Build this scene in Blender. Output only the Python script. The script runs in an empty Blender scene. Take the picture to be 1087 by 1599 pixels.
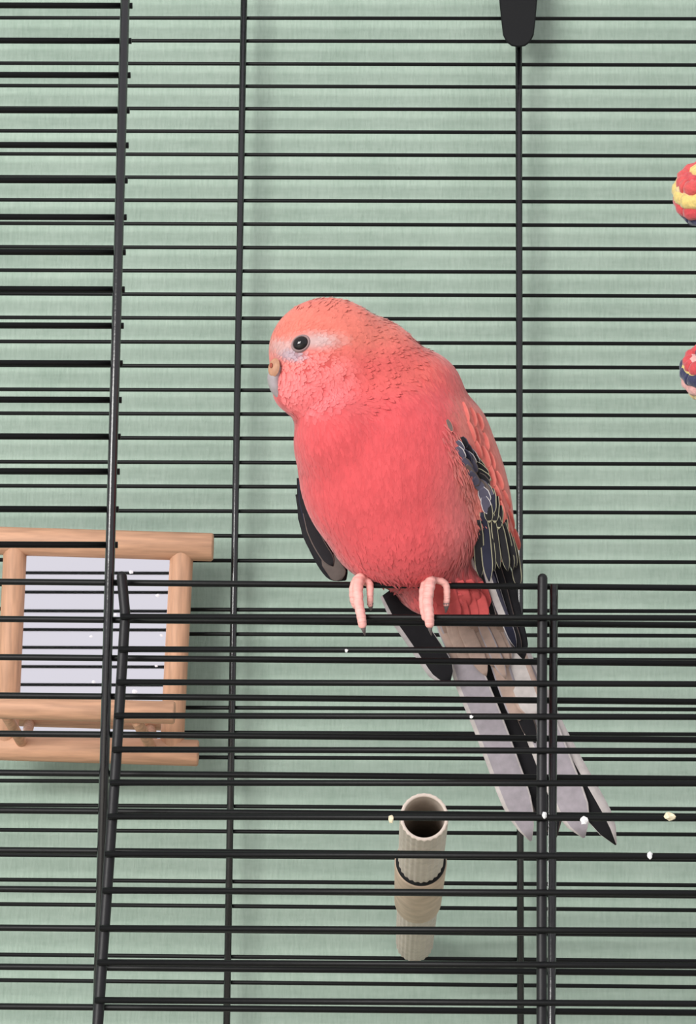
import bpy, bmesh, math, random
import numpy as np
from mathutils import Vector, Matrix
from mathutils.bvhtree import BVHTree

random.seed(7)
S = bpy.context.scene
C = S.collection

# ------------------------------------------------------------------ camera, world, light
IW, IH, F = 1087.0, 1599.0, 3500.0
D = 0.80                       # camera to the cage front
CAMZ = 0.40
PITCH, ROLL = math.radians(8.0), math.radians(0.4)
cd = bpy.data.cameras.new('camera'); cam = bpy.data.objects.new('camera', cd); C.objects.link(cam)
cd.sensor_fit = 'VERTICAL'; cd.sensor_height = 36.0; cd.lens = F / IH * 36.0
cd.clip_start = 0.01
fwd = Vector((0, math.cos(PITCH), math.sin(PITCH)))
right0 = Vector((1, 0, 0)); up0 = right0.cross(fwd)
rt = right0 * math.cos(ROLL) + up0 * math.sin(ROLL)
up = rt.cross(fwd)
CAM = Vector((0, -D, CAMZ))
cam.matrix_world = Matrix(((rt.x, up.x, -fwd.x, CAM.x), (rt.y, up.y, -fwd.y, CAM.y), (rt.z, up.z, -fwd.z, CAM.z), (0, 0, 0, 1)))
S.camera = cam

w = bpy.data.worlds.new('world'); S.world = w; w.use_nodes = True
bg = w.node_tree.nodes['Background']
bg.inputs[0].default_value = (0.97, 0.955, 1.0, 1); bg.inputs[1].default_value = 0.80

ld = bpy.data.lights.new('window_left_offscreen', 'AREA'); ld.shape = 'RECTANGLE'; ld.size = 1.4; ld.size_y = 1.15
ld.energy = 88.0; ld.color = (1.0, 0.985, 0.95)
lo = bpy.data.objects.new('window_left_offscreen', ld); C.objects.link(lo)
lo.location = (-1.6, -2.4, 1.27)
lo.rotation_euler = (Vector((0.0, 0.42, 0.36)) - lo.location).to_track_quat('-Z', 'Y').to_euler()

vs = S.view_settings
vs.view_transform = 'Standard'; vs.look = 'None'; vs.gamma = 1.0; vs.use_curve_mapping = False; vs.exposure = 0.0

# ------------------------------------------------------------------ helpers
YB = 0.424                     # cage back grille plane
def ray(px, py):
    return (fwd + rt * ((px - IW / 2) / F) + up * ((IH / 2 - py) / F)).normalized()
def P(px, py, Y):              # a photo point on the vertical plane at depth Y
    d = ray(px, py); return CAM + d * ((Y - CAM.y) / d.y)
def Bw(px, py, mm):            # depth given in mm towards the viewer from the cage front
    return P(px, py, -mm / 1000.0)
def proj(v):
    r = v - CAM; z = r.dot(fwd)
    return (IW / 2 + r.dot(rt) / z * F, IH / 2 - r.dot(up) / z * F)
def lin(c):
    return tuple(((x / 255) / 12.92 if x / 255 <= 0.04045 else ((x / 255 + 0.055) / 1.055) ** 2.4) for x in c)
def mixc(a, b, t):
    t = max(0.0, min(1.0, t)); return tuple(a[i] * (1 - t) + b[i] * t for i in range(3))

def mat(name, rgb, rough=0.6, metal=0.0, noise=None, bump=None, attr=False, spec=0.5, sheen=0.0):
    m = bpy.data.materials.new(name); m.use_nodes = True
    nt = m.node_tree; b = nt.nodes['Principled BSDF']
    b.inputs['Roughness'].default_value = rough; b.inputs['Metallic'].default_value = metal
    b.inputs['Specular IOR Level'].default_value = spec
    if sheen: b.inputs['Sheen Weight'].default_value = sheen
    tc = nt.nodes.new('ShaderNodeTexCoord')
    if attr:
        a = nt.nodes.new('ShaderNodeAttribute'); a.attribute_name = 'Col'; src = a.outputs['Color']
    else:
        rg = nt.nodes.new('ShaderNodeRGB'); rg.outputs[0].default_value = (*lin(rgb), 1); src = rg.outputs[0]
    if noise:
        sc, amt, stretch = noise
        mp = nt.nodes.new('ShaderNodeMapping'); mp.inputs['Scale'].default_value = stretch
        nt.links.new(tc.outputs['Object'], mp.inputs[0])
        n = nt.nodes.new('ShaderNodeTexNoise'); n.inputs['Scale'].default_value = sc; n.inputs['Detail'].default_value = 4
        nt.links.new(mp.outputs[0], n.inputs['Vector'])
        mr = nt.nodes.new('ShaderNodeMapRange'); mr.inputs[1].default_value = 0.3; mr.inputs[2].default_value = 0.7
        mr.inputs[3].default_value = 1 - amt; mr.inputs[4].default_value = 1 + amt
        nt.links.new(n.outputs[0], mr.inputs[0])
        hs = nt.nodes.new('ShaderNodeVectorMath'); hs.operation = 'SCALE'
        nt.links.new(src, hs.inputs[0]); nt.links.new(mr.outputs[0], hs.inputs['Scale']); src = hs.outputs[0]
    nt.links.new(src, b.inputs['Base Color'])
    if bump:
        sc, st, dist, stretch = bump
        mp = nt.nodes.new('ShaderNodeMapping'); mp.inputs['Scale'].default_value = stretch
        nt.links.new(tc.outputs['Object'], mp.inputs[0])
        n = nt.nodes.new('ShaderNodeTexNoise'); n.inputs['Scale'].default_value = sc; n.inputs['Detail'].default_value = 3
        nt.links.new(mp.outputs[0], n.inputs['Vector'])
        bp = nt.nodes.new('ShaderNodeBump'); bp.inputs['Strength'].default_value = st; bp.inputs['Distance'].default_value = dist
        nt.links.new(n.outputs[0], bp.inputs['Height']); nt.links.new(bp.outputs[0], b.inputs['Normal'])
    return m

def mesh_obj(name, verts, faces, mats, parent=None, smooth=True, midx=None, cols=None):
    me = bpy.data.meshes.new(name)
    me.from_pydata([tuple(v) for v in verts], [], faces)
    for m in (mats if isinstance(mats, (list, tuple)) else [mats]): me.materials.append(m)
    if midx is not None: me.polygons.foreach_set('material_index', midx)
    if cols is not None:
        a = me.color_attributes.new('Col', 'FLOAT_COLOR', 'POINT')
        a.data.foreach_set('color', np.array([(*c, 1.0) for c in cols], dtype=np.float32).ravel())
    me.polygons.foreach_set('use_smooth', [smooth] * len(me.polygons))
    me.update()
    o = bpy.data.objects.new(name, me); C.objects.link(o)
    if parent is not None:
        o.parent = parent; o.matrix_parent_inverse = parent.matrix_world.inverted()
    return o

def tag(o, label=None, cat=None, group=None, kind=None):
    if label: o['label'] = label
    if cat: o['category'] = cat
    if group: o['group'] = group
    if kind: o['kind'] = kind
    return o

def empty(name, loc, label, cat, group=None):
    o = bpy.data.objects.new(name, None); C.objects.link(o)
    o.location = loc; o.empty_display_size = 0.02
    o.matrix_world = Matrix.Translation(loc)
    tag(o, label, cat, group); return o

def frames(pts):
    pts = [Vector(p) for p in pts]; n = len(pts); out = []
    ref = None
    for i in range(n):
        t = (pts[min(i + 1, n - 1)] - pts[max(i - 1, 0)]).normalized()
        if ref is None:
            a = Vector((0, -1, 0)) if abs(t.y) < 0.9 else Vector((0, 0, 1))
            u = (a - t * a.dot(t)).normalized()
        else:
            u = (ref - t * ref.dot(t)).normalized()
        ref = u
        out.append((pts[i], t, u, t.cross(u)))
    return out

def tube_geo(pts, radii, seg=10, cap=True, rnd=False):
    if not isinstance(radii, (list, tuple)): radii = [radii] * len(pts)
    pts = [Vector(p) for p in pts]
    if rnd:                                          # rounded ends
        r0, r1 = radii[0], radii[-1]
        t0 = (pts[0] - pts[1]).normalized(); t1 = (pts[-1] - pts[-2]).normalized()
        a = []; b = []; ra = []; rb = []
        for k in (1, 2, 3):
            th = k / 3 * math.pi / 2 * 0.97
            a.insert(0, pts[0] + t0 * r0 * math.sin(th)); ra.insert(0, r0 * math.cos(th))
            b.append(pts[-1] + t1 * r1 * math.sin(th)); rb.append(r1 * math.cos(th))
        pts = a + pts + b; radii = ra + list(radii) + rb
    V = []; Fc = []
    fr = frames(pts)
    for (p, t, u, v), r in zip(fr, radii):
        for k in range(seg):
            an = 2 * math.pi * k / seg
            V.append(p + u * (r * math.cos(an)) + v * (r * math.sin(an)))
    for i in range(len(pts) - 1):
        for k in range(seg):
            k2 = (k + 1) % seg
            Fc.append((i * seg + k, i * seg + k2, (i + 1) * seg + k2, (i + 1) * seg + k))
    if cap:
        Fc.append(tuple(reversed(range(seg)))); n = (len(pts) - 1) * seg
        Fc.append(tuple(n + k for k in range(seg)))
    return V, Fc

def tube(name, pts, radii, m, parent, seg=10, rnd=False):
    V, Fc = tube_geo(pts, radii, seg, True, rnd); return mesh_obj(name, V, Fc, m, parent)

def merge(parts):
    V = []; Fc = []
    for v, f in parts:
        o = len(V); V += list(v); Fc += [tuple(i + o for i in q) for q in f]
    return V, Fc

def catmull(pts, n=6):
    pts = [Vector(p) for p in pts]; q = [pts[0] * 2 - pts[1]] + pts + [pts[-1] * 2 - pts[-2]]
    out = []
    for i in range(1, len(q) - 2):
        for k in range(n):
            t = k / n
            out.append(0.5 * ((2 * q[i]) + (q[i + 1] - q[i - 1]) * t + (2 * q[i - 1] - 5 * q[i] + 4 * q[i + 1] - q[i + 2]) * t * t
                              + (3 * q[i] - q[i - 1] - 3 * q[i + 1] + q[i + 2]) * t ** 3))
    out.append(pts[-1]); return out

def interp(x, xs, ys):
    return float(np.interp(x, xs, ys))

# ------------------------------------------------------------------ materials
M_wire = mat('black_wire_paint', (13, 14, 15), 0.45, spec=0.22, bump=(700, 0.15, 0.0004, (1, 1, 1)))
M_rod = mat('black_rod_paint', (15, 14, 17), 0.22, spec=0.75, bump=(500, 0.2, 0.0004, (1, 1, 1)))
M_door = mat('matte_black_rod', (20, 19, 22), 0.48, spec=0.35, bump=(500, 0.25, 0.0004, (1, 1, 1)))
M_plastic = mat('black_plastic', (16, 17, 19), 0.6, spec=0.25, bump=(900, 0.2, 0.0003, (1, 1, 1)))
M_wood = mat('light_beech', (198, 152, 122), 0.6, noise=(70, 0.2, (0.6, 6, 6)), bump=(90, 0.15, 0.0006, (0.5, 6, 6)))
M_woodv = mat('light_beech_upright', (196, 150, 120), 0.6, noise=(70, 0.2, (6, 6, 0.6)), bump=(90, 0.15, 0.0006, (6, 6, 0.5)))
M_mirror = mat('mirror_glass', (246, 244, 250), 0.015, 1.0)
M_tray = mat('pale_tray', (205, 200, 190), 0.5)
M_floor = mat('floor_laminate', (196, 190, 180), 0.5, noise=(8, 0.1, (1, 8, 1)))

def wall_material():
    m = bpy.data.materials.new('mint_woven_wallpaper'); m.use_nodes = True
    nt = m.node_tree; b = nt.nodes['Principled BSDF']; b.inputs['Roughness'].default_value = 0.85
    b.inputs['Specular IOR Level'].default_value = 0.2
    tc = nt.nodes.new('ShaderNodeTexCoord')
    def noise(scale, stretch, detail=3):
        mp = nt.nodes.new('ShaderNodeMapping'); mp.inputs['Scale'].default_value = stretch
        nt.links.new(tc.outputs['Object'], mp.inputs[0])
        n = nt.nodes.new('ShaderNodeTexNoise'); n.inputs['Scale'].default_value = scale; n.inputs['Detail'].default_value = detail
        nt.links.new(mp.outputs[0], n.inputs['Vector']); return n.outputs[0]
    def add(a, c, wa=1.0):
        n = nt.nodes.new('ShaderNodeMath'); n.operation = 'MULTIPLY_ADD'; n.inputs[1].default_value = wa
        nt.links.new(a, n.inputs[0])
        if c is None: n.inputs[2].default_value = 0
        else: nt.links.new(c, n.inputs[2])
        return n.outputs[0]
    v = noise(420, (1.6, 1, 0.28)); h = noise(420, (0.2, 1, 1.1)); big = noise(26, (1, 1, 1), 4)
    hgt = add(v, add(h, None, 0.6), 1.0)
    bp = nt.nodes.new('ShaderNodeBump'); bp.inputs['Strength'].default_value = 0.35; bp.inputs['Distance'].default_value = 0.0012
    nt.links.new(hgt, bp.inputs['Height']); nt.links.new(bp.outputs[0], b.inputs['Normal'])
    s = add(v, add(h, add(big, None, 0.8), 0.5), 0.7)
    mr = nt.nodes.new('ShaderNodeMapRange'); mr.inputs[1].default_value = 0.7; mr.inputs[2].default_value = 1.3
    nt.links.new(s, mr.inputs[0])
    cr = nt.nodes.new('ShaderNodeMix'); cr.data_type = 'RGBA'
    cr.inputs[6].default_value = (*lin((160, 181, 166)), 1); cr.inputs[7].default_value = (*lin((181, 200, 186)), 1)
    nt.links.new(mr.outputs[0], cr.inputs[0]); nt.links.new(cr.outputs[2], b.inputs['Base Color'])
    return m
M_wall = wall_material()

# ------------------------------------------------------------------ setting
YW = YB + 0.017
def box_geo(x0, x1, y0, y1, z0, z1):
    V = [Vector((x, y, z)) for z in (z0, z1) for y in (y0, y1) for x in (x0, x1)]
    return V, [(0, 2, 3, 1), (4, 5, 7, 6), (0, 1, 5, 4), (2, 6, 7, 3), (0, 4, 6, 2), (1, 3, 7, 5)]
V, Fc = box_geo(-1.6, 1.6, YW, YW + 0.1, -0.02, 2.4)
tag(mesh_obj('wall_back', V, Fc, M_wall, smooth=False), kind='structure')
V, Fc = box_geo(-1.6, 1.6, -2.6, YW + 0.1, -0.06, 0.0)
tag(mesh_obj('floor', V, Fc, M_floor, smooth=False), kind='structure')

# ------------------------------------------------------------------ birdcage
cage = empty('birdcage', (0, 0.2, 0), 'large black wire birdcage with its drop-down door hanging open', 'birdcage')
RW = 0.0011
XL, XR = -0.36, 0.36
def hwire(name, pL, pR, Y, x0, x1, r, parent, m=M_wire):
    a, b = P(*pL, Y), P(*pR, Y)
    s = (b.z - a.z) / (b.x - a.x)
    return tube(name, [Vector((x0, Y, a.z + s * (x0 - a.x))), Vector((x1, Y, a.z + s * (x1 - a.x)))], r, m, parent, 8)
# back grille
by = [28.2, 63.8, 99.5, 134.5, 169.6, 205.2, 241.2, 277, 313, 349.7, 386.4, 423, 459.6, 496.7, 534.2, 571.4, 609, 646.3, 684.2,
      722, 759.6, 798, 836.6, 875.2, 913.6, 951.8, 990, 1028, 1066.5, 1105, 1143.8, 1182.5, 1220.6, 1258.8, 1297.9, 1337, 1376, 1414.4,
      1453.5, 1493.4, 1533.5, 1573.2]
for k in range(1, 4): by.append(1573.2 + 39.8 * k)
for k in range(1, 4): by.insert(0, 28.2 - 35.6 * k)
for y in by:
    d = interp(y, [0, 100, 350, 1150, 1300, 1420, 1700], [0.8, 2.0, 2.6, 2.7, 5.0, 6.6, 8.5])
    hwire('back_wire', (300, y), (1040, y + d), YB, XL, XR, RW, cage)
def vbar(name, p0, p1, Y, r, z0, z1, m=M_rod, seg=12):
    a, b = P(*p0, Y), P(*p1, Y); s = (b.x - a.x) / (b.z - a.z)
    return tube(name, [Vector((a.x + s * (z0 - a.z), Y, z0)), Vector((a.x + s * (z1 - a.z), Y, z1))], r, m, cage, seg, rnd=False)
ZT, ZB = 0.955, 0.06
vbar('back_bar', (381, 0), (354, 1599), YB - 0.0028, 0.0019, ZB, ZT)
vbar('back_bar', (810, 0), (813, 1599), YB - 0.0028, 0.0019, ZB, ZT)
# front grille
fl = [8.5, 63.4, 117, 172.3, 226.5, 281.5, 338.9, 393.5, 451.5, 508.3, 567, 624.2, 681.5, 736, 795, 850.5]
fo = [908.8, 967, 1026.6, 1086.5, 1146, 1207, 1265.8, 1328.0, 1388.7, 1449, 1510, 1572, 1634, 1697]
def postx(y): return 195.5 - 0.0272 * y
for y in [-46.0, -100.0] + fl:
    xe = P(postx(y) + 11.5, y, 0).x
    hwire('front_wire', (50, y), (1000, y + 3), 0.0, XL, xe, RW * 1.08, cage)
for y in fo:
    hwire('front_wire', (50, y), (1000, y + 8.6), 0.0, XL, XR, RW * 1.04, cage)
vbar('front_post', (postx(0), 0), (postx(1599), 1599), -0.0025, 0.00175, ZB, ZT)
tp = P(865, 913, -0.0028); bt = P(861, 1599, -0.0028)
sl = (tp.x - bt.x) / (tp.z - bt.z)
tube('front_post', [Vector((bt.x + sl * (ZB - bt.z), -0.0028, ZB)), tp], 0.0015, M_rod, cage, 12)
# corner posts, rails and tray, outside the frame
for x in (XL, XR):
    for y in (0.0, YB):
        tube('corner_post', [Vector((x, y, 0.02)), Vector((x, y, ZT))], 0.0035, M_rod, cage, 10)
    for z in (ZT, ZB):
        tube('side_rail', [Vector((x, 0, z)), Vector((x, YB, z))], 0.0025, M_rod, cage, 8)
for y in (0.0, YB):
    for z in (ZT, ZB):
        tube('cross_rail', [Vector((XL, y, z)), Vector((XR, y, z))], 0.0025, M_rod, cage, 8)
V, Fc = merge([box_geo(XL - 0.01, XR + 0.01, -0.012, YB + 0.012, 0.0, 0.012), box_geo(XL - 0.01, XR + 0.01, -0.012, -0.008, 0.011, 0.055),
               box_geo(XL - 0.01, XR + 0.01, YB + 0.008, YB + 0.012, 0.011, 0.055), box_geo(XL - 0.01, XL - 0.006, -0.009, YB + 0.009, 0.011, 0.055),
               box_geo(XR + 0.006, XR + 0.01, -0.009, YB + 0.009, 0.011, 0.055)])
mesh_obj('tray', V, Fc, M_tray, cage, smooth=False)
# roof tongue: flat black plastic, rounded tip, over the back bar
def tongue():
    Y0, Y1 = YB - 0.0098, YB - 0.0045
    L = [(779, -190), (779, -60), (779.5, 0), (782.5, 30), (785.5, 55), (791, 66), (799, 72), (810, 74)]
    R = [(839.5, -190), (839.5, -60), (839, 0), (836.5, 30), (833.5, 55), (828, 66), (820, 72)]
    out = L + R[::-1]; n = len(out)
    V = []; Fc = []
    cx = sum(p[0] for p in out) / n
    for Y, k in ((Y0, 0.93), (Y0 + 0.0009, 1.0), (Y1, 1.0)):
        for (x, y) in out: V.append(P(810 + (x - 810) * k, y - (3 * (1 - k) / 0.07 * 0.8 if y > 50 else 0), Y))
    for r in range(2):
        for i in range(n):
            j = (i + 1) % n
            Fc.append((r * n + i, r * n + j, (r + 1) * n + j, (r + 1) * n + i))
    Fc.append(tuple(reversed(range(n)))); Fc.append(tuple(2 * n + i for i in range(n)))
    return V, Fc
V, Fc = tongue()
o = mesh_obj('roof_tongue', V, Fc, M_plastic, cage, smooth=False); o['label'] = 'flat black plastic tongue with rounded tip'
# door: hangs in front of the lower front, its bottom swung out
dl = [962.9, 1013.8, 1065.2, 1117.4, 1170.4, 1222.2, 1275, 1333.4, 1390.6, 1449.3, 1502.8, 1561.8, 1620, 1679]
dr = [964.9, 1016, 1068, 1119.4, 1172.6, 1223.4, 1277.6, 1337.2, 1394.5, 1453.5, 1507.5, 1567, 1626, 1686]
def door_mm(y): return interp(y, [880, 963, 1750], [6.0, 7.2, 42.0])
def rodx(y): return interp(y, [893, 942, 960, 1185, 1599, 1750], [189.5, 194.0, 195.8, 181.5, 152.6, 142.0])
rys = [900, 942, 955, 965, 1065, 1185, 1330, 1470, 1599, 1700]
gl = tube_geo([Bw(rodx(y), y, door_mm(y)) for y in rys], 0.00185, 12, True, True)
gr = tube_geo([Bw(interp(y, [895, 1200, 1700], [847.3, 846, 846]), y, door_mm(y)) for y in [903] + rys[1:]], 0.00178, 12, True, True)
gb = tube_geo([Bw(rodx(1700), 1700, door_mm(1700)), Bw(846, 1704, door_mm(1700)), Bw(1500, 1708, door_mm(1700))], 0.0018, 10)
V, Fc = merge([gl, gr, gb]); door = mesh_obj('door_frame', V, Fc, M_door, cage)
for a, b in zip(dl, dr):
    mm = door_mm(a) + 2.6
    p0 = Bw(rodx(a) - 7, a, mm); p1 = Bw(1000, b, mm); dv = (p1 - p0) / (p1.x - p0.x)
    tube('door_wire', [p0, p0 + dv * (0.24 - p0.x)], RW * 0.98, M_wire, door, 8)

# ------------------------------------------------------------------ mirror toy
MY = YB - 0.021
toy = empty('mirror_toy', P(150, 1190, MY), 'light wooden frame toy with square mirror and front perch bar', 'bird mirror')
def dowel(name, p0, p1, r, m, Y0=MY, Y1=None, seg=16):
    a = P(*p0, Y0); b = P(*p1, Y0 if Y1 is None else Y1); d = (b - a).normalized()
    return tube(name, [a, a + d * 0.0008, b - d * 0.0008, b], [r * 0.9, r, r, r * 0.9], m, toy, seg)
PXB = 1.2 / F
dowel('top_rail', (-32, 843.5), (333, 854.5), 22.5 * PXB, M_wood)
dowel('stile', (24, 853), (9, 1168), 18.5 * PXB, M_woodv)
dowel('stile', (284, 861), (268, 1174), 18.5 * PXB, M_woodv)
dowel('bottom_rail', (-20, 1166), (310, 1176), 20.5 * PXB, M_wood)
dowel('perch_bar', (-22, 1104), (273, 1113), 17.0 * PXB, M_wood, MY - 0.045)
dowel('peg', (10, 1117), (36, 1163), 8.5 * PXB, M_woodv, MY - 0.043, MY - 0.002, 12)
dowel('peg', (213, 1125), (238, 1170), 8.5 * PXB, M_woodv, MY - 0.043, MY - 0.002, 12)
a, b, c_, d_ = P(22, 855, MY), P(284, 862, MY), P(270, 1168, MY), P(8, 1162, MY)
V = [a, b, c_, d_] + [q + Vector((0, 0.003, 0)) for q in (a, b, c_, d_)]
mg = mesh_obj('mirror', V, [(3, 2, 1, 0), (4, 5, 6, 7), (0, 1, 5, 4), (1, 2, 6, 5), (2, 3, 7, 6), (3, 0, 4, 7)], M_mirror, toy, smooth=False)
mg['label'] = 'square mirror pane'
M_spot = mat('white_splash', (236, 234, 240), 0.7)
for sx, sy, sr in ((246, 930, 4), (252, 992, 3), (142, 994, 3), (146, 1065, 3.5), (210, 1080, 5), (180, 960, 3), (205, 893, 4), (244, 1040, 2.6)):
    n = 9; cc = P(sx, sy, MY - 0.0004); V = [cc + Vector((0, -0.0003, 0))]
    for k in range(n):
        an = 2 * math.pi * k / n; rr = sr * PXB * random.uniform(0.7, 1.2)
        V.append(cc + Vector((math.cos(an) * rr * 1.2, 0.0006, math.sin(an) * rr)))
    mesh_obj('splash', V, [(0, 1 + k, 1 + (k + 1) % n) for k in range(n)], M_spot, mg)
for hx in (60, 250):                                   # hooks over the back wires
    a = P(hx, 838, MY + 0.004)
    tube('hook', [a, a + Vector((0, 0.018, 0.003)), a + Vector((0, 0.0195, -0.004))], 0.0009, M_rod, toy, 8)

# ------------------------------------------------------------------ hollow perch tube
M_tube = mat('fluted_perch', (196, 184, 172), 0.7, noise=(160, 0.12, (1, 1, 1)), bump=(300, 0.2, 0.0005, (1, 1, 1)))
M_rim = mat('perch_rim', (232, 216, 204), 0.7)
M_sleeve = mat('perch_sleeve', (188, 166, 146), 0.75, noise=(120, 0.15, (1, 1, 1)))
pa = P(662.5, 1275.5, 0.12); pb = P(647.5, 1473, YB - 0.004)
perch = empty('perch_tube', pb, 'pale fluted hollow perch tube pointing out from the back grille', 'perch')
ax = (pb - pa).normalized(); plen = (pb - pa).length
uu = Vector((1, 0, 0)); uu = (uu - ax * uu.dot(ax)).normalized(); vv = ax.cross(uu)
def lathe(name, prof, m, seg=72, flute=0.0, nf=24, midx=None, parent=perch):
    V = []; Fc = []; mi = []
    for t, r, fl_ in prof:
        for k in range(seg):
            an = 2 * math.pi * k / seg
            rr = r - (flute * fl_ * (0.5 - 0.5 * math.cos(an * nf)))
            V.append(pa + ax * t + uu * (rr * math.cos(an)) + vv * (rr * math.sin(an)))
    for i in range(len(prof) - 1):
        for k in range(seg):
            k2 = (k + 1) % seg
            Fc.append((i * seg + k, i * seg + k2, (i + 1) * seg + k2, (i + 1) * seg + k))
            mi.append(midx[i] if midx else 0)
    return mesh_obj(name, V, Fc, m, parent, midx=mi)
R0 = 38.2 * 0.92 / F
lathe('tube', [(plen, R0 * 0.80, 0), (0.012, R0 * 0.82, 0), (0.0006, R0 * 0.84, 0), (0, R0 * 0.86, 0), (0, R0 * 0.98, 0.3), (0.0008, R0, 1), (plen, R0, 1)],
      [M_tube, M_rim], 96, R0 * 0.05, 24, [0, 0, 1, 1, 1, 0])
t0, t1 = plen * 0.292, plen * 0.60
lathe('sleeve', [(t0 + 0.001, R0 * 0.9, 0), (t0, R0 * 1.04, 0), (t0, R0 * 1.13, 0), (t0 + 0.002, R0 * 1.16, 0), (t1 - 0.002, R0 * 1.13, 0), (t1, R0 * 1.08, 0), (t1, R0 * 0.9, 0)], [M_sleeve], 48)
lathe('gap_shade_ring', [(t0 - 0.0014, R0 * 0.9, 0), (t0 - 0.0014, R0 * 1.07, 0), (t0 - 0.0004, R0 * 1.11, 0), (t0 + 0.0006, R0 * 1.08, 0), (t0 + 0.0006, R0 * 0.9, 0)], [M_plastic], 48)  # black ring laid in for the shadowed gap at the sleeve's front edge
lathe('washer', [(plen - 0.001, 0.0005, 0), (plen - 0.001, R0 * 0.8, 0), (plen + 0.002, R0 * 0.8, 0), (plen + 0.002, 0.0005, 0)], [M_plastic], 32)

# ------------------------------------------------------------------ rope toy (spiral of twisted cotton rope, mostly right of the frame)
rope_cols = [(204, 72, 78), (226, 200, 122), (224, 168, 164), (50, 52, 86), (210, 84, 84), (228, 202, 148)]
rope_m = [mat('cotton_' + n, c, 0.95, noise=(500, 0.15, (1, 1, 1)), bump=(900, 0.5, 0.0008, (1, 1, 1)), sheen=0.3)
          for n, c in zip(('red', 'yellow', 'pink', 'navy', 'scarlet', 'cream'), rope_cols)]
RYc = 0.30
PXR = (D + RYc) / F
kc = [(P(1103, 303, RYc), 56 * PXR), (P(1108, 582, RYc), 49 * PXR)]
rope = empty('rope_toy', kc[1][0], 'hanging toy of knotted red, yellow and navy cotton rope', 'rope toy')
rp = random.Random(5)
def winding(c, R, axis, off, rr, col, turns=1):
    axis = Vector(axis).normalized(); u = axis.orthogonal().normalized(); v = axis.cross(u); pts = []
    n = 40
    rad = math.sqrt(max(0.01, 1 - off * off)) * (R - rr)
    for i in range(n + 1):
        a = 2 * math.pi * i / n
        pts.append(c + axis * (off * (R - rr)) + (u * math.cos(a) + v * math.sin(a)) * rad * (1 + 0.04 * math.sin(3 * a)))
    return tube('strand', pts, [rr * (1 + 0.10 * math.sin(i * 1.7 + col)) for i in range(n + 1)], rope_m[col], rope, 9)
for ki, (c, R) in enumerate(kc):
    rr = R * 0.24
    k = ki
    for axis, cols_ in (((0.25, -0.5, 1), (0, 1, 5, 0, 1)), ((-0.5, -0.8, 0.7), (2, 3, 0, 1, 4))):
        for off, cidx in zip((-0.8, -0.42, 0.0, 0.42, 0.8), cols_):
            winding(c, R * (0.9 if axis[0] > 0 else 1.0), axis, off, rr, (cidx + 2 * ki) % 6)
# twisted cord through both knots, up to the roof
for s_ in range(3):
    pts = []
    for i in range(121):
        z = kc[1][0].z - 0.09 + (ZT - kc[1][0].z + 0.09) * i / 120
        f = (z - kc[1][0].z) / (kc[0][0].z - kc[1][0].z)
        x = kc[1][0].x + (kc[0][0].x - kc[1][0].x) * max(0, min(1, f)) + (0.008 if not 0 <= f <= 1 else 0.008 * math.sin(math.pi * f)) * 0.8 + 0.004
        a = i * 0.55 + s_ * 2.094
        pts.append(Vector((x + 0.0034 * math.cos(a), RYc + 0.0034 * math.sin(a), z)))
    tube('cord_strand', pts, 0.0034, rope_m[(0, 1, 3)[s_]], rope, 8)
tube('roof_wire', [Vector((XL, RYc, ZT)), Vector((XR, RYc, ZT))], 0.002, M_rod, cage, 8)

# ------------------------------------------------------------------ the parakeet
bird = empty('parakeet', Bw(640, 915, 0), 'rosy pink parakeet perched on the cage door sill with head turned', 'bird')
PX = D / F                                              # metres per photo pixel at the cage front
def add_ell(bm, cx, cy, rx, ry, rd, mm, rot=0.0):
    c = Bw(cx, cy, mm)
    m = Matrix.Translation(c) @ Matrix.Rotation(math.radians(rot), 4, 'Y') @ Matrix.Diagonal((rx * PX, rd / 1000, ry * PX, 1))
    bmesh.ops.create_icosphere(bm, subdivisions=4, radius=1.0, matrix=m)
bm = bmesh.new()
ELL = [(612, 728, 150, 168, 33, -3, 0), (630, 815, 126, 108, 29, -5, 0), (660, 692, 113, 98, 30, -10, 0),
       (513, 552, 97, 90, 18.5, 9, 0), (575, 585, 93, 94, 20, 3, 0), (642, 616, 86, 76, 23, -4, 0), (466, 604, 44, 47, 13, 11, 25),
       (690, 918, 76, 50, 13, -13, 0), (540, 692, 84, 84, 29, 2, 0), (749, 748, 43, 142, 19, -8, -15)]
for e in ELL: add_ell(bm, *e)
me = bpy.data.meshes.new('body'); bm.to_mesh(me); bm.free()
tmp = bpy.data.objects.new('body_source', me); C.objects.link(tmp)
rm = tmp.modifiers.new('r', 'REMESH'); rm.mode = 'VOXEL'; rm.voxel_size = 0.0013
sm = tmp.modifiers.new('s', 'SMOOTH'); sm.iterations = 60; sm.factor = 0.5
dg = bpy.context.evaluated_depsgraph_get()
bme = bpy.data.meshes.new_from_object(tmp.evaluated_get(dg)); bme.name = 'body'
bpy.data.objects.remove(tmp)

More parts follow.
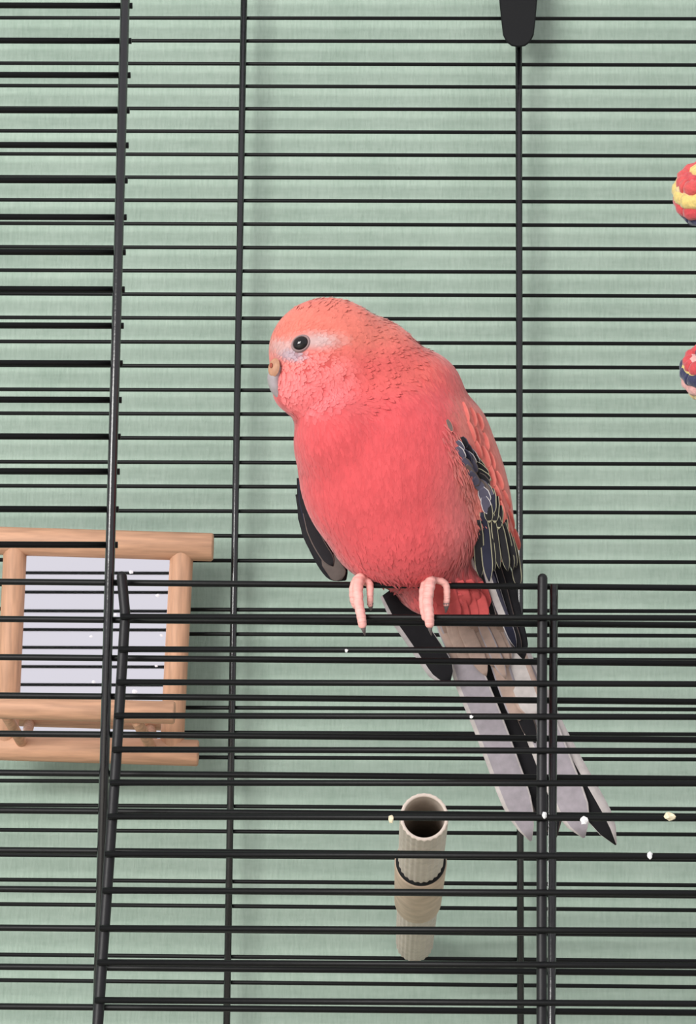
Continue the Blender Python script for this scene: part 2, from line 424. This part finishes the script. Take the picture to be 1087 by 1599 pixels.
rose = (204, 80, 84); crown = (206, 110, 97); fore = (210, 116, 101); white = (188, 168, 168); lav = (146, 136, 150)
nape = (206, 95, 88); cheek = (204, 90, 88); throat = (202, 82, 86); shoulder = (204, 112, 101); vent = (204, 86, 86); fawn = (196, 166, 152)
def blob(px, py, cx, cy, rx, ry, soft=0.35):
    d = math.hypot((px - cx) / rx, (py - cy) / ry); return max(0.0, min(1.0, (1 - d) / soft + 0.5))
def pigment(px, py):
    c = rose
    c = mixc(c, (206, 108, 106), 0.8 * blob(px, py, 725, 800, 40, 110, 1.2))
    wx, wy = px - 752, py - 745
    wx, wy = wx * 0.966 - wy * 0.259, wx * 0.259 + wy * 0.966
    c = mixc(c, shoulder, 0.95 * blob(wx, wy, 8, 0, 42, 150, 0.55))
    h = blob(px, py, 505, 545, 118, 100, 0.5)
    c = mixc(c, nape, 0.9 * blob(px, py, 620, 550, 95, 55, 0.7))
    c = mixc(c, cheek, h)
    c = mixc(c, crown, blob(px, py, 545, 500, 110, 52, 0.7))
    c = mixc(c, fore, 0.9 * blob(px, py, 438, 520, 42, 48, 0.8))
    c = mixc(c, throat, 0.8 * blob(px, py, 500, 622, 62, 38, 0.9))
    c = mixc(c, white, 0.85 * blob(px, py, 492, 533, 34, 12, 1.1))
    c = mixc(c, white, 0.7 * blob(px, py, 440, 545, 20, 13, 0.9))
    c = mixc(c, lav, 0.8 * blob(px, py, 456, 556, 19, 9, 0.9))
    c = mixc(c, vent, blob(px, py, 690, 945, 100, 28, 0.5))
    c = mixc(c, fawn, blob(px, py, 735, 1010, 110, 42, 0.35))
    return c
cols = []
for v in bme.vertices:
    cols.append(lin(pigment(*proj(v.co))))
a = bme.color_attributes.new('Col', 'FLOAT_COLOR', 'POINT')
a.data.foreach_set('color', np.array([(*c, 1) for c in cols], dtype=np.float32).ravel())
bme.polygons.foreach_set('use_smooth', [True] * len(bme.polygons))
M_plume = mat('rosy_plumage', (0, 0, 0), 0.9, attr=True, noise=(260, 0.06, (1, 1, 1)), bump=(420, 0.35, 0.0012, (1, 1, 0.35)), spec=0.15, sheen=0.25)
bme.materials.clear(); bme.materials.append(M_plume)
body = bpy.data.objects.new('body', bme); C.objects.link(body); body.parent = bird
body.matrix_parent_inverse = bird.matrix_world.inverted()
body['label'] = 'rosy pink head, breast and belly'
bme.calc_loop_triangles()
bvh = BVHTree.FromPolygons([v.co.copy() for v in bme.vertices], [tuple(p.vertices) for p in bme.polygons])
def hit(px, py):
    d = ray(px, py); r = bvh.ray_cast(CAM, d)
    return (r[0], r[1]) if r[0] is not None else (None, None)

# short contour feathers all over the body
fcen = {}
def flow(px, py):
    # photo-plane direction in which the feathers lie
    wgt = blob(px, py, 520, 545, 140, 110, 0.6)
    dx, dy = px - 405, py - 568
    n = math.hypot(dx, dy) + 1e-6
    hd = (dx / n, dy / n + 0.15)
    bd = (0.12 + (px - 610) / 900.0, 1.0)
    return hd[0] * wgt + bd[0] * (1 - wgt), hd[1] * wgt + bd[1] * (1 - wgt)
def plumage():
    rng = np.random.default_rng(3)
    tris = [(t.vertices[0], t.vertices[1], t.vertices[2]) for t in bme.loop_triangles]
    co = np.array([v.co[:] for v in bme.vertices]); no = np.array([v.normal[:] for v in bme.vertices])
    T = np.array(tris); A = np.linalg.norm(np.cross(co[T[:, 1]] - co[T[:, 0]], co[T[:, 2]] - co[T[:, 0]]), axis=1)
    cen = co[T].mean(1)
    # denser on the head, whose feathers are shorter
    pp = np.array([proj(Vector(c)) for c in cen])
    hw = np.clip((1.12 - np.hypot((pp[:, 0] - 520) / 135, (pp[:, 1] - 545) / 95)) / 0.3, 0, 1)
    prob = A * (1 + 2.6 * hw); prob /= prob.sum()
    pick = rng.choice(len(T), 17000, p=prob)
    V = []; Fc = []; K = []; NN = []
    for ti in pick:
        r1, r2 = rng.random(2); s1 = math.sqrt(r1); wts = (1 - s1, s1 * (1 - r2), s1 * r2)
        p = Vector(sum(co[T[ti, k]] * wts[k] for k in range(3))); n = Vector(sum(no[T[ti, k]] * wts[k] for k in range(3))).normalized()
        x, y = proj(p); hwv = float(hw[ti])
        if math.hypot((x - 470) / 19, (y - 536) / 15) < 1 or (x < 441 and 558 < y < 640 and x < 432 + max(0, (y - 600)) * 0.35): continue
        if y > 968: continue
        fx, fy = flow(x, y); d = rt * fx - up * fy
        d = (d - n * d.dot(n))
        if d.length < 0.05: continue
        d.normalize(); d = (d + n.cross(d) * rng.normal(0, 0.16)).normalized()
        cheekw = blob(x, y, 480, 594, 66, 46, 0.5)
        belly = max(0.0, min(1.0, (y - 780) / 100))
        L = (0.0046 + 0.0016 * belly) * (1 - hwv) + 0.0030 * hwv
        L *= rng.uniform(0.75, 1.25)
        W = L * (0.12 * (1 - hwv) + 0.26 * hwv + 0.10 * cheekw)
        if math.hypot((x - 470) / 60, (y - 545) / 40) < 1: L *= 0.6; W *= 0.55
        s = n.cross(d)
        base = lin(pigment(x, y)); j = rng.normal(0, 0.028)
        tipk = 1 + 0.03 + 0.22 * cheekw + 0.06 * hwv
        basek = 1.0
        cb = tuple(min(1, q * (basek + j)) for q in base)
        ct = tuple(min(0.95, q * (tipk + j) + (0.10 * cheekw + 0.006)) for q in base)
        lift = 0.004 + 0.03 * hwv + 0.05 * cheekw + 0.03 * belly
        if y > 905 and x > 690: lift = 0.0; L *= 0.6; W *= 0.6
        if hwv > 0.2 and (y < 490 or x > 560) and rng.random() < 0.12: lift += 0.16
        o = len(V)
        rows = [(0.0, 0.45, -0.0003), (0.4, 1.0, 0.00006), (0.78, 0.75, 0.00006 + L * lift * 0.6)]
        def on(q, h):
            g = bvh.find_nearest(q); gn = g[1] if g[1].dot(n) > 0 else -g[1]
            return g[0] + (gn + n).normalized() * h
        for f, wd, h in rows:
            ctr = on(p + d * (L * f), h) if f > 0 else p + n * h
            cc = tuple(cb[q] * (1 - f) + ct[q] * f for q in range(3))
            for sd in (-1, 0, 1):
                V.append(ctr + s * (W * wd * sd) + n * (-0.00003 if sd else 0.00003)); K.append(cc)
                NN.append((n + s * (sd * 0.12 * (hwv + cheekw)) - d * (0.10 * f * (hwv + cheekw))).normalized())
        V.append(on(p + d * L, 0.00004 + L * lift)); K.append(ct); NN.append(n)
        for r in range(2):
            for k in range(2):
                Fc.append((o + r * 3 + k + 3, o + r * 3 + k + 4, o + r * 3 + k + 1, o + r * 3 + k))
        Fc += [(o + 9, o + 7, o + 6), (o + 9, o + 8, o + 7)]
    return V, Fc, K, NN
V, Fc, K, NN = plumage()
o = mesh_obj('plumage', V, Fc, M_plume, bird, cols=K)
o.data.normals_split_custom_set_from_vertices([tuple(q) for q in NN]); tag(o, kind='stuff')

# loose fluff at the edge of the breast, over the wing
def fringe():
    rg = np.random.default_rng(9); V = []; Fc = []; K = []
    path = [(702, 668), (712, 700), (728, 740), (744, 775), (750, 810), (745, 845), (735, 872), (715, 890), (690, 905), (655, 912), (615, 914), (585, 908)]
    for k in range(1100):
        f = rg.random() * (len(path) - 1); i = int(f); g = f - i
        x = path[i][0] * (1 - g) + path[i + 1][0] * g + rg.normal(-4, 6); y = path[i][1] * (1 - g) + path[i + 1][1] * g + rg.normal(-3, 6)
        h, n = hit(x, y)
        if h is None: continue
        if n.dot(CAM - h) < 0: n = -n
        side = max(0.0, min(1.0, 1 - (f - 5) / 2)) if f > 5 else 1.0
        d = rt * (0.45 * side + rg.normal(0, 0.22)) - up * 1.0
        d = (d - n * d.dot(n)).normalized(); s_ = n.cross(d)
        L = rg.uniform(0.003, 0.0062); W = L * 0.09; lf = rg.uniform(0.04, 0.16)
        c = lin(mixc(pigment(x, y), (206, 136, 128), rg.uniform(0.0, 0.55) * side)); o = len(V)
        V.extend([h - s_ * W - n * 0.0002, h + s_ * W - n * 0.0002, h + d * L * 0.6 + s_ * W + n * L * lf * 0.6, h + d * L * 0.6 - s_ * W + n * L * lf * 0.6, h + d * L + n * L * lf])
        K.extend([c] * 5); Fc.extend([(o + 3, o + 2, o + 1, o), (o + 4, o + 2, o + 3)])
    return V, Fc, K
V, Fc, K = fringe()
tag(mesh_obj('breast_fluff', V, Fc, M_plume, bird, cols=K), kind='stuff')

# ---- single feathers of wings and tail
def fmat(name, c, **k): return mat(name, c, 0.75, noise=(300, 0.12, (1, 1, 1)), spec=0.25, **k)
M_fawn2 = fmat('dusky_fawn_vane', (176, 150, 138)); M_grey2 = fmat('dove_grey_vane', (124, 108, 106)); M_dark = fmat('dark_slate_vane', (30, 29, 33)); M_blue = fmat('blue_black_vane', (34, 35, 52)); M_brown = fmat('dusky_brown_vane', (96, 84, 80))
M_cream = fmat('cream_edge', (166, 162, 136)); M_pale = fmat('pale_grey_edge', (196, 190, 190)); M_lav = fmat('lavender_grey_vane', (182, 174, 182))
M_white = fmat('whitish_vane', (216, 208, 206)); M_fawn = fmat('fawn_vane', (198, 172, 160)); M_rosef = fmat('salmon_vane', (204, 103, 95))
M_rosee = fmat('pale_salmon_edge', (206, 118, 107)); M_violet = fmat('violet_grey_vane', (78, 76, 92))
def feather(name, pts, wid, m_in, m_edge, left=0.15, right=0.15, tip=1.0, thick=0.0003, camber=0.08, mms=None, n=7, parent=None):
    """pts: photo points + depth mm along the shaft; wid: full width in px; left/right: share of the width that is edge colour"""
    cp = catmull([Bw(*p) for p in pts], n); N = len(cp)
    V = []; Fc = []; mi = []
    for i, p in enumerate(cp):
        f = i / (N - 1)
        t = (cp[min(i + 1, N - 1)] - cp[max(i - 1, 0)]).normalized()
        side = t.cross(ray(*proj(p))).normalized(); nrm = side.cross(t).normalized()
        if nrm.y > 0: nrm = -nrm
        if side.dot(rt) < 0: side = -side
        pr = min(1.0, 0.55 + 1.6 * f) * (1 - max(0, (f - (1 - 0.22 * tip)) / (0.22 * tip)) ** 2.4 * 0.93)
        hw_ = wid * PX * 0.5 * pr
        us = (-1, -1 + 2 * left, -0.0, 1 - 2 * right, 1)
        for u_ in us: V.append(p + side * (hw_ * u_) + nrm * (hw_ * camber * (1 - u_ * u_)))
    K = 5
    for i in range(N - 1):
        tipz = i >= N - 2
        for k in range(K - 1):
            Fc.append((i * K + k, i * K + k + 1, (i + 1) * K + k + 1, (i + 1) * K + k))
            mi.append(1 if (k == 0 or k == K - 2 or (tipz and name == 'covert_feather' and m_edge is not m_in)) else 0)
    o = mesh_obj(name, V, Fc, [m_in, m_edge], parent or bird, midx=mi)
    so = o.modifiers.new('thickness', 'SOLIDIFY'); so.thickness = thick; so.offset = 0
    return o

# tail (behind the cage front; swings away from the viewer)
def T(p, q): return p + q
tail = [  # shaft points, width, inner, edge, left, right
    ([(604, 925, -19), (648, 985, -22), (702, 1066, -26)], 46, M_dark, M_pale, 0.16, 0.02),
    ([(770, 985, -32), (815, 1130, -46), (868, 1308, -58)], 52, M_dark, M_brown, 0.1, 0.1),
    ([(735, 985, -29), (792, 1120, -43), (836, 1245, -53)], 50, M_dark, M_dark, 0.05, 0.05),
    ([(800, 990, -34), (862, 1140, -47), (962, 1319, -60)], 44, M_dark, M_white, 0.02, 0.34),
    ([(786, 985, -31), (842, 1130, -44), (912, 1308, -57)], 58, M_lav, M_white, 0.14, 0.05),
    ([(704, 985, -25), (738, 1070, -33), (772, 1155, -42), (829, 1313, -56)], 52, M_lav, M_white, 0.13, 0.05),
    ([(764, 985, -26), (788, 1060, -34), (812, 1125, -41)], 30, M_fawn, M_lav, 0.08, 0.12),
    ([(770, 985, -29), (800, 1070, -38), (836, 1160, -44)], 26, M_dark, M_brown, 0.04, 0.08),
    ([(775, 960, -24), (806, 1040, -33), (836, 1120, -39)], 46, M_white, M_fawn, 0.1, 0.18),
]
tp_o = None
for pts, wd, a_, b_, l_, r_ in tail:
    feather('tail_feather', pts, wd, a_, b_, l_, r_, n=8, tip=0.8)
# under-tail coverts
ur = random.Random(4)
for k in range(16):
    f = k % 8 / 7; row = k // 8
    x0 = 684 + 82 * f + ur.uniform(-4, 4); y0 = (962 if row == 0 else 948) - 6 * f + ur.uniform(-4, 4); L_ = (92 if row == 0 else 62) * ur.uniform(0.8, 1.1)
    dz = -19 if row == 0 else -15.5
    feather('undertail_feather', [(x0, y0, dz + ur.uniform(-0.8, 0.8)), (x0 + L_ * 0.22, y0 + L_ * 0.5, dz - 5.5), (x0 + L_ * 0.44, y0 + L_, dz - 12)], ur.uniform(18, 26),
            ur.choice((M_fawn, M_fawn, M_fawn2)), ur.choice((M_fawn, M_lav)), 0.1, 0.1, camber=0.05, tip=1.5)

# right-hand wing: feathers laid on the flank
def laid(pts, lift):
    out = []; last = None
    for q in pts:
        h, _ = hit(q[0], q[1])
        mm = (-h.y * 1000 + lift) if h is not None else (last - 2.5 if last is not None else q[2])
        if last is not None and mm < last - 5: mm = last - 5
        out.append((q[0], q[1], mm)); last = mm
    return out
M_ventf = fmat('dull_coral_vane', (204, 88, 87))
for k in range(12):
    f = k % 6 / 5; y0 = (925 if k < 6 else 908) + ur.uniform(-3, 3); x0 = 668 + 76 * f + ur.uniform(-4, 4)
    pts = laid([(x0, y0, -6), (x0 + 6, y0 + 22, -8), (x0 + 14, y0 + (48 if k < 6 else 42), -14)], 0.25)
    feather('undertail_feather', pts, ur.uniform(20, 27), M_ventf, M_ventf, 0.1, 0.1, camber=0.05, tip=1.8)
wf = [  # primaries and secondaries, far ones first
    ([(778, 850, -9), (800, 950, -15), (818, 1030, -22)], 26, M_dark, M_dark, 0.1, 0.1),
    ([(766, 850, -7), (790, 950, -14), (812, 1024, -20)], 20, M_dark, M_brown, 0.1, 0.06),
    ([(752, 840, -6), (780, 940, -12), (806, 1012, -18)], 15, M_blue, M_pale, 0.10, 0.05),
    ([(754, 870, -4), (774, 930, -10), (795, 982, -16)], 17, M_white, M_violet, 0.08, 0.3),
    ([(735, 855, -4), (752, 915, -9), (772, 976, -15)], 17, M_dark, M_white, 0.42, 0.04),
]
for pts, wd, a_, b_, l_, r_ in wf:
    feather('flight_feather', pts, wd, a_, b_, l_, r_)
wr = random.Random(11)
sec = [((798, 838), (805, 878), (810, 918), 15, M_dark), ((746, 812), (748, 852), (750, 902), 16, M_dark), ((754, 800), (759, 850), (764, 908), 17, M_blue),
       ((762, 798), (767, 846), (772, 892), 10, M_dark), ((769, 800), (775, 848), (780, 888), 10, M_dark), ((777, 806), (786, 850), (793, 892), 13, M_dark),
       ((787, 816), (795, 855), (801, 890), 11, M_dark), ((794, 828), (801, 858), (806, 886), 9, M_dark)]
for k, (a_, b_, c_, wd, m_) in enumerate(sec):
    feather('flight_feather', laid([(*a_, 0), (*b_, 0), (*c_, -6)], 0.7 + 0.12 * k), wd, m_, M_cream, 0.07 if wd > 12 else 0.12, 0.09, tip=1.3)
def cov(x, y, dx, dy, wd, a_, b_, e=0.07, lift=0.9):
    p = [(x, y, 0), (x + dx * 0.5 + wr.uniform(-1, 1), y + dy * 0.5, 0), (x + dx, y + dy, 0)]
    feather('covert_feather', laid(p, lift + 0.0016 * (y - 600)), wd, a_, b_, e, e * 1.3, n=5, tip=1.8, camber=0.04)
# salmon lesser coverts over the shoulder
for row in range(7):
    for col in range(3):
        y = 628 + row * 30 + col * 9; x = 722 + row * 9.5 + col * 12 + wr.uniform(-2, 2)
        if y > 690 and col == 0: continue
        cov(x, y, 9 + wr.uniform(-2, 3), 30 + wr.uniform(-3, 4), 11 + wr.uniform(-2, 3), M_rosef, M_rosee, 0.12, 0.02)
for x, y, dx, dy, wd, a_, b_ in [
        (699, 657, 6, 16, 6, M_brown, M_rosee), (721, 684, 7, 13, 10, M_dark, M_violet), (714, 700, 9, 18, 13, M_violet, M_pale), (722, 704, 10, 17, 12, M_blue, M_violet),
        (722, 718, 12, 18, 14, M_violet, M_brown), (733, 716, 10, 20, 11, M_violet, M_brown), (737, 704, 10, 18, 8, M_dark, M_pale), (742, 714, 14, 17, 8, M_dark, M_cream),
        (744, 724, 17, 16, 9, M_dark, M_cream), (743, 734, 21, 14, 10, M_dark, M_cream), (734, 738, 11, 18, 12, M_violet, M_brown),
        (714, 690, 8, 14, 10, M_violet, M_pale), (728, 694, 9, 18, 9, M_dark, M_violet), (730, 708, 10, 18, 10, M_violet, M_pale), (728, 728, 12, 18, 11, M_brown, M_violet),
        (740, 748, 14, 16, 12, M_violet, M_brown), (748, 742, 14, 16, 11, M_dark, M_brown), (750, 752, 14, 18, 12, M_brown, M_violet), (760, 758, 8, 18, 10, M_violet, M_cream),
        (752, 764, 8, 20, 14, M_violet, M_pale), (756, 778, 6, 22, 12, M_violet, M_pale), (767, 766, 1, 34, 13, M_blue, M_cream), (775, 778, -2, 34, 10, M_dark, M_cream),
        (760, 782, 4, 30, 11, M_dark, M_cream), (781, 792, -2, 30, 8, M_dark, M_cream), (788, 806, 2, 26, 8, M_dark, M_cream), (789, 800, 3, 20, 7, M_brown, M_rosee)]:
    cov(x - dx * 0.1, y - dy * 0.1, dx * 1.25, dy * 1.25, wd * 1.3, a_, b_)
for x, y, dx, dy, wd in [(780, 782, 6, 36, 11), (786, 800, 7, 40, 11), (790, 826, 8, 30, 8)]:
    cov(x, y, dx, dy, wd, M_rosef, M_rosee, 0.14, 0.9)

# left-hand wing: a sliver behind the flank
M_grey = fmat('smoky_grey_vane', (92, 84, 80))
lw = [([(474, 745, -18), (487, 815, -18), (512, 872, -18), (540, 906, -17)], 40, M_dark, M_dark), ([(470, 770, -16), (490, 835, -16), (512, 872, -16), (528, 896, -16)], 34, M_dark, M_dark), ([(508, 866, -14), (520, 884, -14), (534, 905, -14)], 28, M_grey, M_brown),
      ([(472, 748, -14.5), (479, 790, -14.5), (494, 835, -14.5), (514, 866, -14.5)], 22, M_dark, M_blue), ([(478, 800, -13.5), (496, 845, -13.5), (520, 884, -13.5)], 20, M_dark, M_brown)]
for pts, wd, a_, b_ in lw:
    feather('flight_feather', pts, wd, a_, b_, 0.08, 0.08)

# ---- face
M_eye = mat('dark_eye', (14, 11, 12), 0.08); M_lid = mat('grey_eyelid', (142, 120, 120), 0.7, bump=(1500, 0.5, 0.0003, (1, 1, 1)))
M_cere = mat('tan_cere', (178, 130, 102), 0.6, noise=(600, 0.15, (1, 1, 1))); M_beak = mat('pale_horn_beak', (158, 148, 152), 0.4, noise=(300, 0.12, (1, 1, 1)))
M_nost = mat('nostril', (150, 70, 52), 0.7)
ep, en = hit(470, 536.5)
en = (en + Vector((0, -0.6, 0))).normalized()
def disc_dome(name, c, n, rx, rz, h, rot, m, parent=bird, rings=6, seg=24, inner=0.0):
    u = (rt - n * rt.dot(n)).normalized(); v = n.cross(u)
    if v.dot(up) < 0: v = -v
    cr, sr_ = math.cos(rot), math.sin(rot); u, v = u * cr + v * sr_, v * cr - u * sr_
    V = []; Fc = []
    for i in range(rings + 1):
        f = inner + (1 - inner) * i / rings
        for k in range(seg):
            an = 2 * math.pi * k / seg
            hh = h * math.sqrt(max(0, 1 - f * f)) if inner == 0 else h * math.sin(math.pi * (f - inner) / (1 - inner) * 0.85 + 0.3)
            V.append(c + u * (rx * f * math.cos(an)) + v * (rz * f * math.sin(an)) + n * hh)
    for i in range(rings):
        for k in range(seg):
            k2 = (k + 1) % seg; Fc.append((i * seg + k, i * seg + k2, (i + 1) * seg + k2, (i + 1) * seg + k))
    return mesh_obj(name, V, Fc, m, parent)
eye = disc_dome('eye', ep + en * 0.0002, en, 12.5 * PX, 10.2 * PX, 0.0016, math.radians(28), M_eye)
eye['label'] = 'round dark eye'
disc_dome('eyelid', ep - en * 0.0001, en, 16.2 * PX, 13.4 * PX, 0.0010, math.radians(28), M_lid, eye, inner=0.7)

def hook(name, pts, rx, rd, m, seg=14):
    cp = catmull(pts, 5); V = []; Fc = []; N = len(cp)
    for i, p in enumerate(cp):
        f = i / (N - 1); t = (cp[min(i + 1, N - 1)] - cp[max(i - 1, 0)]).normalized()
        u = Vector((0, 1, 0)); u = (u - t * u.dot(t)).normalized(); v = t.cross(u)
        a_ = np.interp(f, np.linspace(0, 1, len(rx)), rx) * PX; b_ = np.interp(f, np.linspace(0, 1, len(rd)), rd) / 1000
        for k in range(seg):
            an = 2 * math.pi * k / seg; V.append(p + v * (a_ * math.cos(an)) + u * (b_ * math.sin(an)))
    for i in range(N - 1):
        for k in range(seg):
            k2 = (k + 1) % seg; Fc.append((i * seg + k, i * seg + k2, (i + 1) * seg + k2, (i + 1) * seg + k))
    Fc.append(tuple(reversed(range(seg)))); Fc.append(tuple((N - 1) * seg + k for k in range(seg)))
    return mesh_obj(name, V, Fc, m, bird)
bk = hook('beak', [Bw(438, 578, 14), Bw(430, 590, 15), Bw(432, 607, 15), Bw(443, 628, 14)], [12, 13, 10, 4], [5.5, 6, 4.5, 1.2], M_beak)
bk['label'] = 'short pale horn coloured hooked beak'
cg = bvh.find_nearest(Bw(428, 574, 22)); cn_ = (cg[1] if cg[1].y < 0 else -cg[1]); cn_ = (cn_ + Vector((-0.25, -0.6, 0))).normalized()
cp_ = Bw(428, 574, -cg[0].y * 1000 + 0.3)
ce = disc_dome('cere', cp_, cn_, 11.5 * PX, 15 * PX, 0.0011, -0.2, M_cere)
disc_dome('nostril', cp_ + cn_ * 0.0010 - rt * 0.0004 + up * 0.0006, cn_, 3 * PX, 4.2 * PX, 0.0004, 0.1, M_nost, ce)

# ---- feet
M_foot = mat('pink_scaly_skin', (232, 170, 162), 0.6, noise=(500, 0.1, (1, 1, 1)), bump=(500, 0.7, 0.0008, (0.25, 0.25, 2.2)))
M_claw = mat('grey_claw', (104, 92, 92), 0.4)
def toe(pts, r0, r1):
    cp = catmull([Bw(*p) for p in pts], 6); N = len(cp)
    rr = [PX * (r0 + (r1 - r0) * i / (N - 1)) * (1 + 0.07 * math.sin(i * 2.1)) for i in range(N)]
    return tube_geo(cp, rr, 12, True, True)
def foot(parts, claws, leg):
    V, Fc = merge([toe(*p) for p in parts] + [toe(*leg)])
    o = mesh_obj('foot', V, Fc, M_foot, bird)
    rmm = o.modifiers.new('weld', 'REMESH'); rmm.mode = 'VOXEL'; rmm.voxel_size = 0.00035; rmm.use_smooth_shade = True
    s_ = o.modifiers.new('soft', 'SMOOTH'); s_.iterations = 3
    for c in claws:
        cp = catmull([Bw(*p) for p in c], 5); N = len(cp)
        tube('claw', cp, [PX * (5.5 - 4.6 * i / (N - 1)) for i in range(N)], M_claw, o, 8)
foot([([(567, 906, -3), (563, 903, 2.5), (559, 916, 6.2), (560, 940, 9), (564, 962, 12.5), (566, 975, 12.5)], 9.5, 7),
      ([(564, 906, -3), (558, 905, 2), (552, 918, 4.5), (552, 936, 5.2), (555, 946, 5)], 8, 5.5),
      ([(570, 908, 1), (577, 912, 2.5), (578, 926, 4.5), (578, 944, 4)], 7, 5)],
     [[(566, 974, 12.5), (568, 984, 12), (570, 992, 10)], [(578, 942, 4), (579, 949, 3.4), (579, 953, 2.4)]],
     ([(582, 880, -8), (574, 898, -4), (566, 905, 1)], 10, 9.5))
foot([([(676, 904, -3), (674, 901, 2.5), (671, 914, 6.2), (668, 938, 9), (670, 960, 12.5), (671, 974, 12.5)], 10, 7.5),
      ([(672, 904, -3), (669, 904, 2), (662, 920, 5), (661, 945, 8), (664, 964, 11)], 8.5, 6),
      ([(674, 905, 1), (684, 906, 3), (692, 909, 3), (697, 915, 2.6), (698, 930, 2.2), (697, 944, 2)], 6.5, 5)],
     [[(671, 973, 12.5), (672, 983, 12), (674, 992, 10)], [(697, 942, 2), (697, 950, 1.8), (696, 957, 1.2)]],
     ([(664, 878, -8), (668, 894, -4), (672, 903, 1)], 11, 10))

# ------------------------------------------------------------------ crumbs and husks stuck to the wires
M_husk = mat('seed_husk', (226, 214, 184), 0.8, noise=(800, 0.2, (1, 1, 1))); M_drop = mat('white_crumb', (232, 232, 232), 0.8)
def crumb(px, py, mm, rx, rz, m, label, name, cat):
    bm = bmesh.new(); bmesh.ops.create_icosphere(bm, subdivisions=2, radius=1)
    rnd = random.Random(int(px * 7 + py))
    for v in bm.verts: v.co *= rnd.uniform(0.75, 1.2)
    for v in bm.verts: v.co = Vector((v.co.x * rx * PX, v.co.y * min(rx, rz) * PX * 0.8, v.co.z * rz * PX))
    me = bpy.data.meshes.new(name); bm.to_mesh(me); bm.free(); me.materials.append(m)
    o = bpy.data.objects.new(name, me); C.objects.link(o); o.location = Bw(px, py, mm); tag(o, label, cat); return o
def dmm(y): return door_mm(y) + 2.6 + 1.2
crumb(1045, 1275, dmm(1277), 9, 6, M_husk, 'largest cream seed husk stuck on a door wire', 'seed_husk', 'seed husk')
crumb(912, 1281, dmm(1277), 6, 6, M_drop, 'white crumb on door wire in front of the bird tail tip', 'crumb', 'crumb')
crumb(850, 1273, dmm(1275) + 0.4, 4, 5, M_drop, 'white crumb where a door wire crosses the black door rod', 'crumb', 'crumb')
crumb(1015, 1336, dmm(1337), 4, 6, M_drop, 'white crumb on the door wire below the largest husk', 'crumb', 'crumb')
crumb(611, 1279, dmm(1276), 4, 7, M_husk, 'cream husk on door wire beside the perch tube opening', 'seed_husk', 'seed husk')
crumb(541, 1016, dmm(1015), 2.5, 2.5, M_drop, 'tiny white crumb on the second door wire below the bird', 'crumb', 'crumb')
crumb(736, 1119.5, dmm(1118), 2.8, 2.8, M_drop, 'tiny white crumb on door wire in front of the grey tail', 'crumb', 'crumb')
